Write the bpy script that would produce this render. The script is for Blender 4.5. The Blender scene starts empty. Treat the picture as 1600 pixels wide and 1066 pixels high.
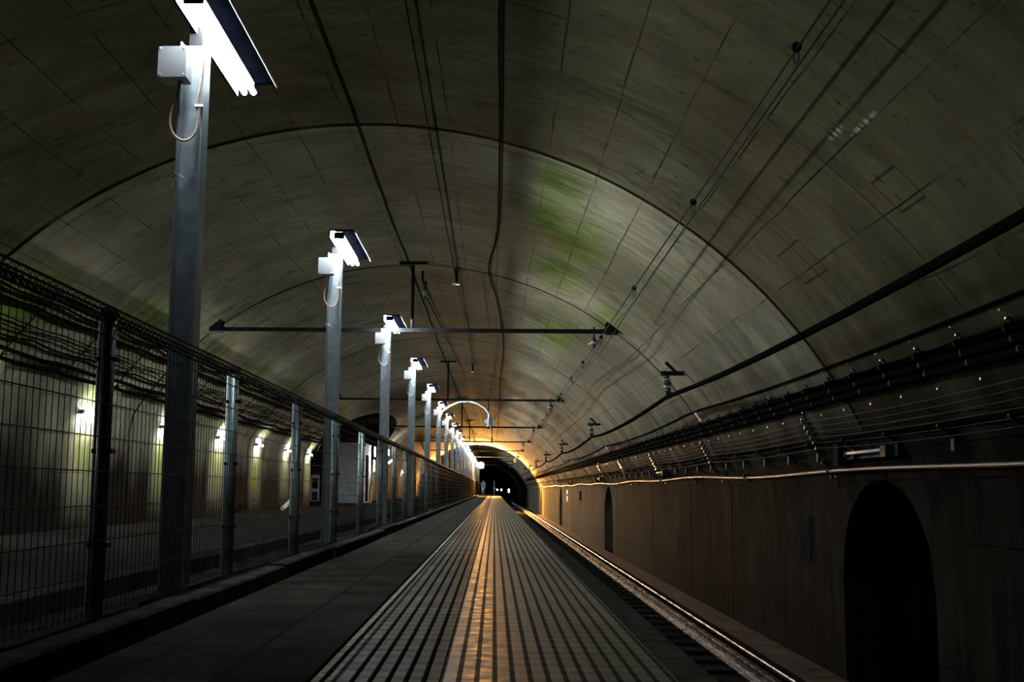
import bpy, math, random
from math import sin, cos, pi, atan2, hypot, radians, sqrt
from mathutils import Matrix, Vector
random.seed(7)
sc = bpy.context.scene
COL = sc.collection

# ------------------------------------------------------------------ camera, world, exposure
sc.view_settings.view_transform = 'Standard'
sc.view_settings.look = 'None'
sc.view_settings.exposure = 0.0
sc.view_settings.gamma = 1.0
sc.view_settings.use_curve_mapping = False
sc.cycles.diffuse_bounces = 1

YAW, TILT, ROLL = radians(-2.37905), radians(7.37753), 0.012
f_ = Vector((sin(YAW)*cos(TILT), cos(YAW)*cos(TILT), sin(TILT)))
r_ = Vector((cos(YAW), -sin(YAW), 0))
u_ = r_.cross(f_)
r2 = r_*cos(ROLL) + u_*sin(ROLL)
u2 = u_*cos(ROLL) - r_*sin(ROLL)
cam_d = bpy.data.cameras.new('camera')
cam_d.sensor_width = 36.0
cam_d.lens = 1785*36/1600
cam_d.shift_x = 100/1600
cam_d.clip_end = 600
cam_d.clip_start = 0.05
cam = bpy.data.objects.new('camera', cam_d)
COL.objects.link(cam)
cam.matrix_world = Matrix(((r2.x, u2.x, -f_.x, 0), (r2.y, u2.y, -f_.y, 0), (r2.z, u2.z, -f_.z, 0.5), (0, 0, 0, 1)))
sc.camera = cam

world = bpy.data.worlds.new('world')
sc.world = world
world.use_nodes = True
world.node_tree.nodes['Background'].inputs[0].default_value = (0.5, 0.55, 0.6, 1)
world.node_tree.nodes['Background'].inputs[1].default_value = 0.0

TUBE_POWER = 540.0      # emission of the platform tubes
WALL_TUBE_POWER = 380.0
SODIUM_WATTS = 48000.0

# ------------------------------------------------------------------ mesh helpers
class MB:
    def __init__(s):
        s.v = []; s.f = []; s.uv = None
    def add(s, vs, fs):
        n = len(s.v); s.v += [tuple(p) for p in vs]; s.f += [tuple(i+n for i in f) for f in fs]; return s
    def box(s, x0, x1, y0, y1, z0, z1):
        vs = [(x, y, z) for x in (x0, x1) for y in (y0, y1) for z in (z0, z1)]
        return s.add(vs, [(0, 1, 3, 2), (4, 6, 7, 5), (0, 4, 5, 1), (2, 3, 7, 6), (0, 2, 6, 4), (1, 5, 7, 3)])
    def bbox(s, x0, x1, y0, y1, z0, z1, b):
        """box with chamfered edges around the Y axis outline (x,z section)"""
        prof = [(x0+b, z0), (x1-b, z0), (x1, z0+b), (x1, z1-b), (x1-b, z1), (x0+b, z1), (x0, z1-b), (x0, z0+b)]
        return s.prism(prof, y0, y1)
    def prism(s, prof, y0, y1):
        n = len(prof)
        vs = [(x, y0, z) for x, z in prof] + [(x, y1, z) for x, z in prof]
        fs = [(i, (i+1) % n, (i+1) % n+n, i+n) for i in range(n)]
        fs += [tuple(range(n-1, -1, -1)), tuple(range(n, 2*n))]
        return s.add(vs, fs)
    def prismz(s, prof, z0, z1):
        n = len(prof)
        vs = [(x, y, z0) for x, y in prof] + [(x, y, z1) for x, y in prof]
        fs = [(i, (i+1) % n, (i+1) % n+n, i+n) for i in range(n)]
        fs += [tuple(range(n-1, -1, -1)), tuple(range(n, 2*n))]
        return s.add(vs, fs)
    def tube(s, pts, r, n=8, caps=True):
        pts = [Vector(p) for p in pts]; rs = r if isinstance(r, (list, tuple)) else [r]*len(pts)
        vs = []; fs = []; prev = None
        for i, p in enumerate(pts):
            t = (pts[min(i+1, len(pts)-1)] - pts[max(i-1, 0)]).normalized()
            if prev is None:
                a = Vector((0, 0, 1)) if abs(t.z) < .9 else Vector((1, 0, 0))
                e = t.cross(a).normalized()
            else:
                e = (prev - t*prev.dot(t)).normalized()
            prev = e; g = t.cross(e)
            for k in range(n):
                an = 2*pi*(k+.5)/n
                vs.append(p + (e*cos(an) + g*sin(an))*rs[i])
        for i in range(len(pts)-1):
            for k in range(n):
                fs.append((i*n+k, i*n+(k+1) % n, (i+1)*n+(k+1) % n, (i+1)*n+k))
        if caps:
            fs.append(tuple(range(n-1, -1, -1))); m = (len(pts)-1)*n; fs.append(tuple(range(m, m+n)))
        return s.add(vs, fs)
    def lathe(s, c, prof, n=16, axis='z'):
        """prof: list of (radius, height) along axis from c"""
        vs = []; fs = []
        for r, h in prof:
            for k in range(n):
                a = 2*pi*k/n
                if axis == 'z': vs.append((c[0]+r*cos(a), c[1]+r*sin(a), c[2]+h))
                elif axis == 'y': vs.append((c[0]+r*cos(a), c[1]+h, c[2]+r*sin(a)))
                else: vs.append((c[0]+h, c[1]+r*cos(a), c[2]+r*sin(a)))
        for i in range(len(prof)-1):
            for k in range(n):
                fs.append((i*n+k, i*n+(k+1) % n, (i+1)*n+(k+1) % n, (i+1)*n+k))
        fs.append(tuple(range(n-1, -1, -1))); m = (len(prof)-1)*n; fs.append(tuple(range(m, m+n)))
        return s.add(vs, fs)
    def build(s, name, mat, parent=None, smooth=False, loc=None):
        me = bpy.data.meshes.new(name); me.from_pydata([tuple(p) for p in s.v], [], s.f); me.validate()
        if s.uv is not None:
            l = me.uv_layers.new(name='UVMap')
            for lp in me.loops: l.data[lp.index].uv = s.uv[lp.vertex_index]
        me.materials.append(mat)
        if smooth:
            for p in me.polygons: p.use_smooth = True
        me.update()
        o = bpy.data.objects.new(name, me); COL.objects.link(o)
        if loc is not None: o.location = loc
        if parent is not None: o.parent = parent
        return o

def tag(o, label=None, cat=None, group=None, kind=None):
    if label: o['label'] = label
    if cat: o['category'] = cat
    if group: o['group'] = group
    if kind: o['kind'] = kind
    return o
def empty(name, loc, label=None, cat=None, group=None):
    o = bpy.data.objects.new(name, None); o.empty_display_size = .1; COL.objects.link(o); o.location = loc
    return tag(o, label, cat, group)
KIDS = {}
def copy_tree(o, loc=None, label=None):
    def rec(a, parent):
        c = a.copy(); COL.objects.link(c); c.parent = parent
        for ch in list(a.children): rec(ch, c)
        return c
    c = rec(o, None)
    if loc is not None: c.location = loc
    if label: c['label'] = label
    return c
ORD = ['nearest', 'second', 'third', 'fourth', 'fifth', 'sixth', 'seventh', 'eighth', 'ninth', 'tenth', 'eleventh', 'twelfth',
       'thirteenth', 'fourteenth', 'fifteenth', 'sixteenth', 'seventeenth', 'eighteenth', 'nineteenth', 'twentieth', 'twenty-first', 'twenty-second']

# ------------------------------------------------------------------ material helpers
class NT:
    def __init__(s, name):
        s.m = bpy.data.materials.new(name); s.m.use_nodes = True
        s.n = s.m.node_tree.nodes; s.l = s.m.node_tree.links; s.n.clear()
        s.out = s.n.new('ShaderNodeOutputMaterial'); s.p = s.n.new('ShaderNodeBsdfPrincipled')
        s.l.new(s.p.outputs[0], s.out.inputs[0]); s.tc = s.n.new('ShaderNodeTexCoord')
    def _in(s, sock, v):
        if hasattr(v, 'links') or isinstance(v, bpy.types.NodeSocket): s.l.new(v, sock)
        elif v is not None: sock.default_value = v
    def math(s, op, a, b=None, c=None, clamp=False):
        n = s.n.new('ShaderNodeMath'); n.operation = op; n.use_clamp = clamp
        s._in(n.inputs[0], a)
        if b is not None: s._in(n.inputs[1], b)
        if c is not None: s._in(n.inputs[2], c)
        return n.outputs[0]
    def sep(s, v):
        n = s.n.new('ShaderNodeSeparateXYZ'); s.l.new(v, n.inputs[0]); return n.outputs
    def comb(s, x, y, z=0.0):
        n = s.n.new('ShaderNodeCombineXYZ'); s._in(n.inputs[0], x); s._in(n.inputs[1], y); s._in(n.inputs[2], z); return n.outputs[0]
    def noise(s, vec, scale=1.0, detail=4.0, rough=.55, dist=0.0):
        n = s.n.new('ShaderNodeTexNoise'); s._in(n.inputs['Vector'], vec); n.inputs['Scale'].default_value = scale
        n.inputs['Detail'].default_value = detail; n.inputs['Roughness'].default_value = rough; n.inputs['Distortion'].default_value = dist
        return n.outputs[0]
    def scale(s, vec, sx, sy, sz=1.0):
        n = s.n.new('ShaderNodeVectorMath'); n.operation = 'MULTIPLY'; s.l.new(vec, n.inputs[0]); n.inputs[1].default_value = (sx, sy, sz); return n.outputs[0]
    def ramp(s, v, a, b, c=0.0, d=1.0, smooth=True):
        n = s.n.new('ShaderNodeMapRange'); n.clamp = True
        if smooth: n.interpolation_type = 'SMOOTHSTEP'
        s._in(n.inputs[0], v); n.inputs[1].default_value = a; n.inputs[2].default_value = b; n.inputs[3].default_value = c; n.inputs[4].default_value = d
        return n.outputs[0]
    def mix(s, fac, a, b, mode='MIX'):
        n = s.n.new('ShaderNodeMix'); n.data_type = 'RGBA'; n.blend_type = mode; s._in(n.inputs[0], fac)
        for k, v in ((6, a), (7, b)):
            if isinstance(v, (tuple, list)): v = (*v[:3], 1)
            s._in(n.inputs[k], v)
        return n.outputs[2]
    def seam(s, x, period, width, off=0.0):
        """1 on thin lines every period"""
        t = s.math('ADD', x, -off + 1000*period); t = s.math('DIVIDE', t, period); t = s.math('FRACT', t)
        t = s.math('SUBTRACT', t, .5); t = s.math('ABSOLUTE', t); t = s.math('SUBTRACT', .5, t); t = s.math('MULTIPLY', t, period)
        return s.ramp(t, width*.5, width*1.3, 1.0, 0.0)
    def line(s, x, at, width):
        t = s.math('SUBTRACT', x, at); t = s.math('ABSOLUTE', t); return s.ramp(t, width*.5, width*1.3, 1.0, 0.0)
    def blob(s, x, y, cx, cy, rx, ry, inner=.3):
        a = s.math('DIVIDE', s.math('SUBTRACT', x, cx), rx); b = s.math('DIVIDE', s.math('SUBTRACT', y, cy), ry)
        q = s.math('SQRT', s.math('ADD', s.math('MULTIPLY', a, a), s.math('MULTIPLY', b, b)))
        return s.ramp(q, inner, 1.0, 1.0, 0.0)
    def bump(s, h, strength=.5, dist=.01):
        n = s.n.new('ShaderNodeBump'); s.l.new(h, n.inputs['Height']); n.inputs['Strength'].default_value = strength; n.inputs['Distance'].default_value = dist
        s.l.new(n.outputs[0], s.p.inputs['Normal'])
    def base(s, c):
        s._in(s.p.inputs['Base Color'], (*c[:3], 1) if isinstance(c, (tuple, list)) else c)
    def rough(s, v): s._in(s.p.inputs['Roughness'], v)

def simple(name, col, rough=.6, metal=0.0, var=.25, scale=8.0, bump=0.0, spec=.5):
    t = NT(name); n = t.noise(t.tc.outputs['Object'], scale, 5, .6)
    dark = tuple(c*(1-var) for c in col); lite = tuple(min(1, c*(1+var)) for c in col)
    t.base(t.mix(t.ramp(n, .3, .7), dark, lite)); t.rough(t.ramp(n, .3, .7, max(.05, rough-.1), min(1, rough+.1)))
    t.p.inputs['Metallic'].default_value = metal; t.p.inputs['Specular IOR Level'].default_value = spec
    if bump: t.bump(n, bump, .01)
    return t.m
def emit(name, col, strength):
    t = NT(name); t.base(col); t.p.inputs['Emission Color'].default_value = (*col, 1); t.p.inputs['Emission Strength'].default_value = strength
    return t.m

# ---- tunnel concrete.  UV: U = metres along the tunnel, V = metres of arc from the right-hand side (crown 7.54, left 15.08)
def concrete():
    t = NT('lining_concrete'); uv = t.tc.outputs['UV']; o = t.sep(uv); U, V = o[0], o[1]
    big = t.noise(t.scale(uv, .22, .30), 1.0, 4, .6)
    mid = t.noise(t.scale(uv, 1.3, .9), 1.0, 8, .68, .25)
    streak = t.noise(t.scale(uv, 7.0, .8), 1.0, 6, .65)
    streak2 = t.noise(t.scale(uv, 30.0, 2.2), 1.0, 4, .6)
    pits = t.noise(t.scale(uv, 24.0, 7.0), 1.0, 4, .62)
    wob = t.math('MULTIPLY', t.math('SUBTRACT', t.noise(t.scale(uv, .35, .6), 1.0, 3), .5), .25)
    c = t.mix(t.ramp(big, .35, .68), (.235, .220, .150), (.40, .375, .265))
    c = t.mix(t.ramp(mid, .30, .72), t.mix(1.0, c, (.70, .69, .68), 'MULTIPLY'), c)
    c = t.mix(t.ramp(streak, .36, .66, .0, .5), c, t.mix(1.0, c, (.62, .62, .60), 'MULTIPLY'))
    c = t.mix(t.ramp(streak2, .40, .70, .0, .35), c, t.mix(1.0, c, (1.45, 1.4, 1.3), 'MULTIPLY'))
    c = t.mix(t.ramp(pits, .61, .70, .0, .75), c, (.02, .02, .018))
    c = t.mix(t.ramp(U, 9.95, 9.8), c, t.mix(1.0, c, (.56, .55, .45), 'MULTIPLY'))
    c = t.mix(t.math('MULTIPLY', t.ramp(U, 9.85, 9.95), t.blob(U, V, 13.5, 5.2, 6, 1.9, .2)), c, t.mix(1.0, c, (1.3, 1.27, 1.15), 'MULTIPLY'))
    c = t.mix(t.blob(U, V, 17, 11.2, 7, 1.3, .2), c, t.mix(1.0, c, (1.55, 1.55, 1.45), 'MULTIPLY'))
    bl = t.noise(t.scale(uv, 2.6, 1.6), 1.0, 5, .7, .5)
    c = t.mix(t.ramp(bl, .50, .68, 0, .6), c, t.mix(1.0, c, (.50, .50, .47), 'MULTIPLY'))
    # brown rusty cast in places
    rust = t.noise(t.scale(uv, .5, .45, 1), 1.3, 4, .6)
    c = t.mix(t.ramp(rust, .52, .75, 0, .5), c, t.mix(1.0, c, (1.2, .93, .70), 'MULTIPLY'))
    # moss: patches where it grows
    green = None
    for (cy, cv, ry, rv) in ((12.6, 5.4, 1.8, .55), (12.0, 5.75, 1.4, .45), (10.6, 5.7, 1.0, .5), (14.6, 5.5, 1.6, .6), (19.5, 5.2, 3.0, .6), (16, 4.6, 1.5, .4),
                             (10.8, 11.4, 1.6, .75), (13.9, 11.1, 1.5, .7), (17.2, 11.1, 1.2, .55), (20.3, 11.0, 1.5, .55), (23.9, 11.1, 1.2, .6), (26.9, 11.3, 1.6, .6), (31.5, 11.0, 2.0, .7), (8.0, 11.8, 1.4, .8)):
        b = t.blob(U, V, cy, cv, ry, rv, .1); green = b if green is None else t.math('MAXIMUM', green, b)
    gn = t.noise(t.scale(uv, 5.0, .9), 1.0, 5, .7)
    gm = t.math('MULTIPLY', t.math('POWER', green, .7), t.ramp(gn, .34, .54))
    c = t.mix(t.math('MULTIPLY', gm, .85), c, t.mix(t.ramp(mid, .4, .6), (.065, .130, .008), (.165, .235, .025)))
    # moss around the lit stretches of the left wall (lamps every 3.55 m)
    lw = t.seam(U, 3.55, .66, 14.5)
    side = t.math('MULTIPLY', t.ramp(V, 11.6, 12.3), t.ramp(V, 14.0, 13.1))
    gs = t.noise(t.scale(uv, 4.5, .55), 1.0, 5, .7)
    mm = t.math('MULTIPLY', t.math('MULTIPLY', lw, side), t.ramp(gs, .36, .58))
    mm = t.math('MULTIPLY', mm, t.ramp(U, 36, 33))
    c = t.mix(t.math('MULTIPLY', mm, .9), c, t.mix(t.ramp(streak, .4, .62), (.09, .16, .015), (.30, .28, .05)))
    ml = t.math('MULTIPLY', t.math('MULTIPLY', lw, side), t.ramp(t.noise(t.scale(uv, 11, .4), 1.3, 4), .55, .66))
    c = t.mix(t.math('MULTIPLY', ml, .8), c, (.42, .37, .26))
    halo = t.math('MULTIPLY', t.math('MULTIPLY', lw, t.blob(U, V, 20, 12.5, 30, .5, .0)), t.ramp(t.noise(t.scale(uv, 9, 1.5), 1.0, 4), .40, .58))  # white halo of each wall lamp, painted onto the lining
    c = t.mix(t.math('MULTIPLY', halo, .8), c, (.55, .52, .42))
    # sooty wall bottoms below the cables, darkened further to stand in for shade
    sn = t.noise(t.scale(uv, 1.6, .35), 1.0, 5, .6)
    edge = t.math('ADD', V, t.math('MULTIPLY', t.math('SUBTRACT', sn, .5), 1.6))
    soot_shade = t.math('MULTIPLY', t.ramp(edge, 4.0, 1.9), t.ramp(U, 55, 18, .70, 1.0))  # lighter tone far off stands in for floodlight glow on the wall
    soot_shadeL = t.math('MULTIPLY', t.ramp(edge, 12.0, 13.4), t.math('SUBTRACT', 1.0, t.math('MULTIPLY', t.math('MULTIPLY', lw, side), .85)))  # left wall: lamps' light pools left pale, dark painted between them
    soot_shade = t.math('MAXIMUM', t.math('MULTIPLY', soot_shade, .996), t.math('MULTIPLY', soot_shadeL, .992))
    c = t.mix(soot_shade, c, t.mix(t.ramp(streak, .35, .65), (.0036, .0035, .0029), (.0100, .0093, .0074)))
    # darker water stains wandering down the vault
    w = t.noise(t.scale(uv, .8, .25), 1.0, 5, .6, 1.4)
    st = t.ramp(t.math('ABSOLUTE', t.math('SUBTRACT', w, .5)), .004, .03, .55, 0.0)
    c = t.mix(t.math('MULTIPLY', st, t.ramp(big, .5, .62)), c, t.mix(1.0, c, (.35, .37, .36), 'MULTIPLY'))
    # casting joints
    Uw = t.math('ADD', U, t.math('MULTIPLY', wob, .3)); Vw = t.math('ADD', V, t.math('MULTIPLY', wob, .35))
    j = t.line(Uw, 9.87, .045)
    for a in (2.4, 16.33, 24.3): j = t.math('MAXIMUM', j, t.line(Uw, a, .05))
    far = t.math('MULTIPLY', t.seam(Uw, 7.2, .06, 31.5), t.ramp(U, 27, 29))
    j = t.math('MAXIMUM', j, far)
    jn = t.ramp(t.noise(t.scale(uv, 1.2, 1.2), 1.0, 3), .25, .5, .55, 1.0)
    j = t.math('MULTIPLY', j, jn)
    crown = t.math('MULTIPLY', t.line(Vw, 7.62, .018), .9)
    fine = t.math('MULTIPLY', t.math('MAXIMUM', t.seam(Vw, .46, .006, .35), t.seam(Uw, 1.6, .010, .5)), t.ramp(mid, .42, .6, .1, .75))
    # outlines of two patched rectangles in the right haunch
    def rect(cy, cv, hy, hv):
        a = t.math('SUBTRACT', t.math('ABSOLUTE', t.math('SUBTRACT', U, cy)), hy); b = t.math('SUBTRACT', t.math('ABSOLUTE', t.math('SUBTRACT', V, cv)), hv)
        return t.ramp(t.math('ABSOLUTE', t.math('MAXIMUM', a, b)), .004, .014, .5, 0.0)
    fine = t.math('MAXIMUM', fine, t.math('MAXIMUM', rect(6.49, 3.65, .19, .12), rect(8.58, 3.64, .30, .15)))
    allj = t.math('MAXIMUM', t.math('MAXIMUM', j, crown), fine)
    allj = t.math('MAXIMUM', allj, t.math('MULTIPLY', t.line(U, 19.7, .05), t.ramp(V, 3.2, 3.0)))
    c = t.mix(allj, c, t.mix(1.0, c, (.05, .05, .045), 'MULTIPLY'))
    lip = t.math('MULTIPLY', t.line(Uw, 9.95, .03), t.math('MULTIPLY', t.blob(U, V, 9.9, 5.6, .5, .7), .5))
    c = t.mix(lip, c, (.45, .42, .34))
    # white lime bloom
    wb = t.math('MULTIPLY', t.math('MAXIMUM', t.blob(U, V, 6.48, 4.13, .20, .040, .0), t.blob(U, V, 6.15, 4.05, .30, .030, .0)), t.ramp(t.noise(t.scale(uv, 26, 3), 1.0, 4), .42, .6))
    c = t.mix(wb, c, (.62, .62, .58))
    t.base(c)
    t.rough(t.ramp(mid, .3, .7, .8, .95)); t.p.inputs['Specular IOR Level'].default_value = 0.003
    h = t.math('ADD', t.math('MULTIPLY', streak2, .35), t.math('MULTIPLY', mid, .8)); h = t.math('SUBTRACT', h, t.math('MULTIPLY', allj, .9)); h = t.math('SUBTRACT', h, t.math('MULTIPLY', t.ramp(pits, .64, .76), .5))
    t.bump(h, .55, .02)
    return t.m

def paving():
    t = NT('grey_paving'); P = t.tc.outputs['Object']; o = t.sep(P); X, Y = o[0], o[1]
    tx = t.math('FLOOR', t.math('DIVIDE', t.math('ADD', X, 1.245), .26)); ty = t.math('FLOOR', t.math('DIVIDE', Y, .26))
    wn = t.n.new('ShaderNodeTexWhiteNoise'); wn.noise_dimensions = '2D'; t.l.new(t.comb(tx, ty), wn.inputs['Vector'])
    n = t.noise(t.scale(P, 3, 3), 1, 5, .6); fine = t.noise(P, 60, 4, .6)
    c = t.mix(t.ramp(n, .3, .7), (.015, .0150, .0115), (.027, .026, .020))
    c = t.mix(wn.outputs[0], t.mix(1.0, c, (.80, .80, .80), 'MULTIPLY'), t.mix(1.0, c, (1.2, 1.2, 1.2), 'MULTIPLY'))
    j = t.math('MAXIMUM', t.math('MULTIPLY', t.seam(Y, .26, .006), .8), t.math('MAXIMUM', t.line(X, -.725, .009), t.math('MULTIPLY', t.line(X, -.985, .006), .7)))
    c = t.mix(j, c, (.012, .012, .010))
    t.base(c); t.rough(t.ramp(n, .3, .7, .5, .7)); t.p.inputs['Specular IOR Level'].default_value = 0.0
    t.bump(t.math('SUBTRACT', t.math('MULTIPLY', fine, .25), j), .6, .004)
    return t.m

def tactile(name, light, dark, per, x0, duty, seg, joint, gloss=.05, seg2=.13):
    """tactile tile strip: rows of raised studs or bars running along Y"""
    t = NT(name); P = t.tc.outputs['Object']; o = t.sep(P); X, Y = o[0], o[1]
    q = t.math('FRACT', t.math('DIVIDE', t.math('ADD', X, -x0+10*per), per)); q = t.math('ABSOLUTE', t.math('SUBTRACT', q, .5))
    row = t.ramp(q, duty*.40, duty*.62, 1.0, 0.0)
    s = t.seam(Y, seg, seg*.06)
    n = t.noise(t.scale(P, 2.5, 2.5), 1, 5, .65); n2 = t.noise(t.scale(P, 14, 14), 1, 4, .6)
    tx = t.math('FLOOR', t.math('DIVIDE', t.math('ADD', X, .137+3.0), .31)); ty = t.math('FLOOR', t.math('DIVIDE', Y, joint))
    wn = t.n.new('ShaderNodeTexWhiteNoise'); wn.noise_dimensions = '2D'; t.l.new(t.comb(tx, ty), wn.inputs['Vector'])
    c = t.mix(t.ramp(n, .3, .7), tuple(a*.75 for a in light), light)
    c = t.mix(wn.outputs[0], t.mix(1.0, c, (.72, .70, .68), 'MULTIPLY'), t.mix(1.0, c, (1.15, 1.15, 1.12), 'MULTIPLY'))
    c = t.mix(t.ramp(n2, .35, .7, 0, .45), c, t.mix(1.0, c, (.5, .48, .45), 'MULTIPLY'))
    c = t.mix(t.math('MULTIPLY', row, .88), c, dark)
    xb = t.math('MULTIPLY', t.seam(Y, seg2, seg2*.22), .55)
    c = t.mix(xb, c, t.mix(1.0, c, (.35, .34, .32), 'MULTIPLY'))
    j = t.math('MAXIMUM', t.seam(Y, joint, .005), t.math('MULTIPLY', t.seam(Y, 2.4, .012, 1.23), 1.0))
    jj = t.math('MAXIMUM', t.math('MULTIPLY', j, .85), t.math('MULTIPLY', t.math('MULTIPLY', s, row), .9))
    c = t.mix(jj, c, (.015, .014, .011))
    t.base(c); t.p.inputs['Specular IOR Level'].default_value = 0.0
    gl = t.n.new('ShaderNodeBsdfGlossy'); t._in(gl.inputs['Roughness'], t.ramp(n2, .3, .7, .32, .55)); gl.inputs['Color'].default_value = (1, .97, .9, 1)
    mx = t.n.new('ShaderNodeMixShader'); t._in(mx.inputs[0], t.math('MULTIPLY', t.math('SUBTRACT', 1.0, t.math('MULTIPLY', row, .9)), gloss))
    t.l.new(t.p.outputs[0], mx.inputs[1]); t.l.new(gl.outputs[0], mx.inputs[2]); t.l.new(mx.outputs[0], t.out.inputs[0])
    grooves = t.math('MULTIPLY', row, t.math('ABSOLUTE', t.math('SUBTRACT', t.math('FRACT', t.math('MULTIPLY', X, 5/per*.8)), .5)))
    h = t.math('ADD', t.math('MULTIPLY', row, .15), t.math('MULTIPLY', grooves, .3)); h = t.math('SUBTRACT', h, jj); h = t.math('ADD', h, t.math('MULTIPLY', n2, .25))
    t.bump(h, .55, .004)
    return t.m

M = {}
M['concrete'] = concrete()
M['paving'] = paving()
M['tactile_bar'] = tactile('platform_edge_tiles', (.112, .086, .047), (.026, .025, .019), .0475, -.1135, .30, .125, .26, .09)
M['tactile_dot'] = tactile('studded_tiles', (.085, .071, .047), (.016, .015, .012), .0465, -.3900, .30, .046, .26, .02)
M['edge_line'] = simple('worn_white_edge', (.26, .245, .19), .6, 0, .35, 20, 0, 0)
M['kerb'] = simple('kerb_concrete', (.016, .0155, .0125), .85, 0, .4, 5, .4, .0)
M['kerb_stone'] = simple('worn_kerb_stone', (.026, .025, .020), .85, 0, .5, 5, .4, .0)
M['ballast'] = simple('dirty_ballast', (.010, .009, .007), .95, 0, .6, 14, 1.0, .0)
M['slab'] = simple('stained_trackbed', (.016, .014, .011), .85, 0, .4, 3, .4, .0)
M['trough'] = simple('rusty_drain_floor', (.035, .026, .018), .6, 0, .5, 4, .3, .1)
M['steel'] = simple('galvanised_steel', (.155, .185, .19), .5, .3, .22, 14, .1)
M['box'] = simple('pale_grey_box_paint', (.13, .13, .125), .6, 0, .05, 6)
M['lampwhite'] = simple('white_lamp_enamel', (.78, .80, .82), .4, 0, .04, 6)
M['lampblack'] = simple('dark_lamp_top', (.0003, .00035, .0006), .9, 0, .2, 6, 0, 0)
M['copper_cable'] = simple('brown_sheathed_cable', (.42, .27, .19), .5, 0, .2, 20)
M['fence'] = simple('dark_green_coating', (.008, .011, .010), .6, .0, .3, 10, 0, .06)
M['post'] = simple('green_grey_post', (.13, .165, .155), .42, .35, .25, 10)
M['black'] = simple('black_iron', (.008, .008, .008), .7, .1, .4, 8, 0, .15)
M['rubber'] = simple('black_cable_sheath', (.004, .004, .004), .8, 0, .3, 8, 0, .0)
M['sooty'] = simple('sooty_panel', (.012, .011, .009), .9, 0, .3, 5, 0, 0)
M['wire'] = simple('dark_wire', (.006, .006, .006), .7, .1, .3, 8, 0, .2)
M['conduit'] = simple('pale_conduit', (.07, .062, .05), .45, .2, .3, 4)
M['bolt'] = simple('bright_bolt_zinc', (.55, .56, .55), .3, .8, .1, 10)
M['porcelain'] = simple('dark_porcelain', (.05, .05, .05), .15, 0, .2, 6)
M['porcelain_rim'] = simple('pale_porcelain', (.55, .57, .55), .15, 0, .1, 6)
M['glass'] = simple('grey_green_glass_insulator', (.22, .30, .31), .1, 0, .2, 8)
M['rail'] = simple('worn_rail_steel', (.30, .24, .18), .28, .9, .2, 4)
M['sleeper'] = simple('sleeper', (.010, .009, .008), .9, 0, .3, 5, .3, .0)
M['plate'] = simple('white_marker_plate', (.80, .80, .77), .5, 0, .08, 9)
M['pale_strip'] = simple('galvanised_strip', (.50, .52, .50), .5, .2, .3, 30)
M['pale_pipe'] = simple('pale_grey_paint', (.52, .53, .50), .5, 0, .08, 9)
M['sign_grey'] = simple('grey_sign_face', (.30, .33, .34), .45, .2, .15, 9)
M['building'] = simple('pale_rendered_wall', (.42, .42, .40), .8, 0, .12, 3, .1)
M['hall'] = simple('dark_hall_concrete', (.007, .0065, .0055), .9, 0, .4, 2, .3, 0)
M['yellow'] = simple('yellow_paint', (.50, .36, .04), .5, 0, .2, 8)
M['blue_cloth'] = simple('blue_jacket_cloth', (.06, .15, .24), .9, 0, .2, 8)
M['pale_cloth'] = simple('pale_trouser_cloth', (.42, .38, .32), .9, 0, .2, 8)
M['blue_trouser'] = simple('blue_grey_cloth', (.10, .13, .16), .9, 0, .2, 8)
M['skin'] = simple('skin', (.35, .22, .16), .6, 0, .1, 8)
M['hair'] = simple('black_hair', (.01, .01, .012), .7, 0, .2, 8)
M['old_tube'] = simple('unlit_glass_tube', (.30, .29, .24), .5, 0, .1, 8)
M['tube'] = emit('lit_fluorescent_tube', (.80, .90, 1.0), TUBE_POWER)
M['tube_first'] = emit('lit_fluorescent_tube_nearest', (.80, .90, 1.0), TUBE_POWER*.40)
M['tube_second'] = emit('lit_fluorescent_tube_second', (.80, .90, 1.0), TUBE_POWER*.8)
M['wall_tube'] = emit('lit_wall_tube', (.86, .93, 1.0), WALL_TUBE_POWER)
M['wall_tube_weak'] = emit('lit_wall_tube_weak', (.86, .93, 1.0), WALL_TUBE_POWER*.5)
M['sodium'] = emit('lit_sodium_lamp', (1.0, .55, .16), 60.0)
M['far_lamp'] = emit('distant_lamp', (.95, .93, 1.0), 14.0)
M['warm_lamp'] = emit('distant_warm_lamp', (1.0, .72, .4), 3.0)

# ------------------------------------------------------------------ the tunnel
CX, CZ, R = -1.176, -1.07, 4.8
Z_SP = {False: .6, True: 1.45}   # below these heights the right and left side walls stand vertical
S_SP = {k: R*math.asin((z-CZ)/R) for k, z in Z_SP.items()}
def arc(s, y, r=R):
    left = s > R*pi/2; q = R*pi-s if left else s
    if q < S_SP[left]: x = sqrt(R*R-(Z_SP[left]-CZ)**2)-(R-r); z = Z_SP[left]-(S_SP[left]-q)
    else: a = q/R; x = r*cos(a); z = CZ + r*sin(a)
    return (CX-x if left else CX+x, y, z)
def s_at_z(z, left=False):
    q = S_SP[left]-(Z_SP[left]-z) if z < Z_SP[left] else R*math.asin((z-CZ)/R)
    return R*pi-q if left else q
def onwall(z, left=False, off=0.0):
    dx = sqrt((R-off)**2 - (max(z, Z_SP[left])-CZ)**2)
    return CX - dx if left else CX + dx
Y0, Y1 = -3.0, 260.0
S_BASE = s_at_z(-1.42); S_RW = s_at_z(1.75); S_LW = s_at_z(2.15, True); S_LB = s_at_z(-1.42, True)
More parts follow.
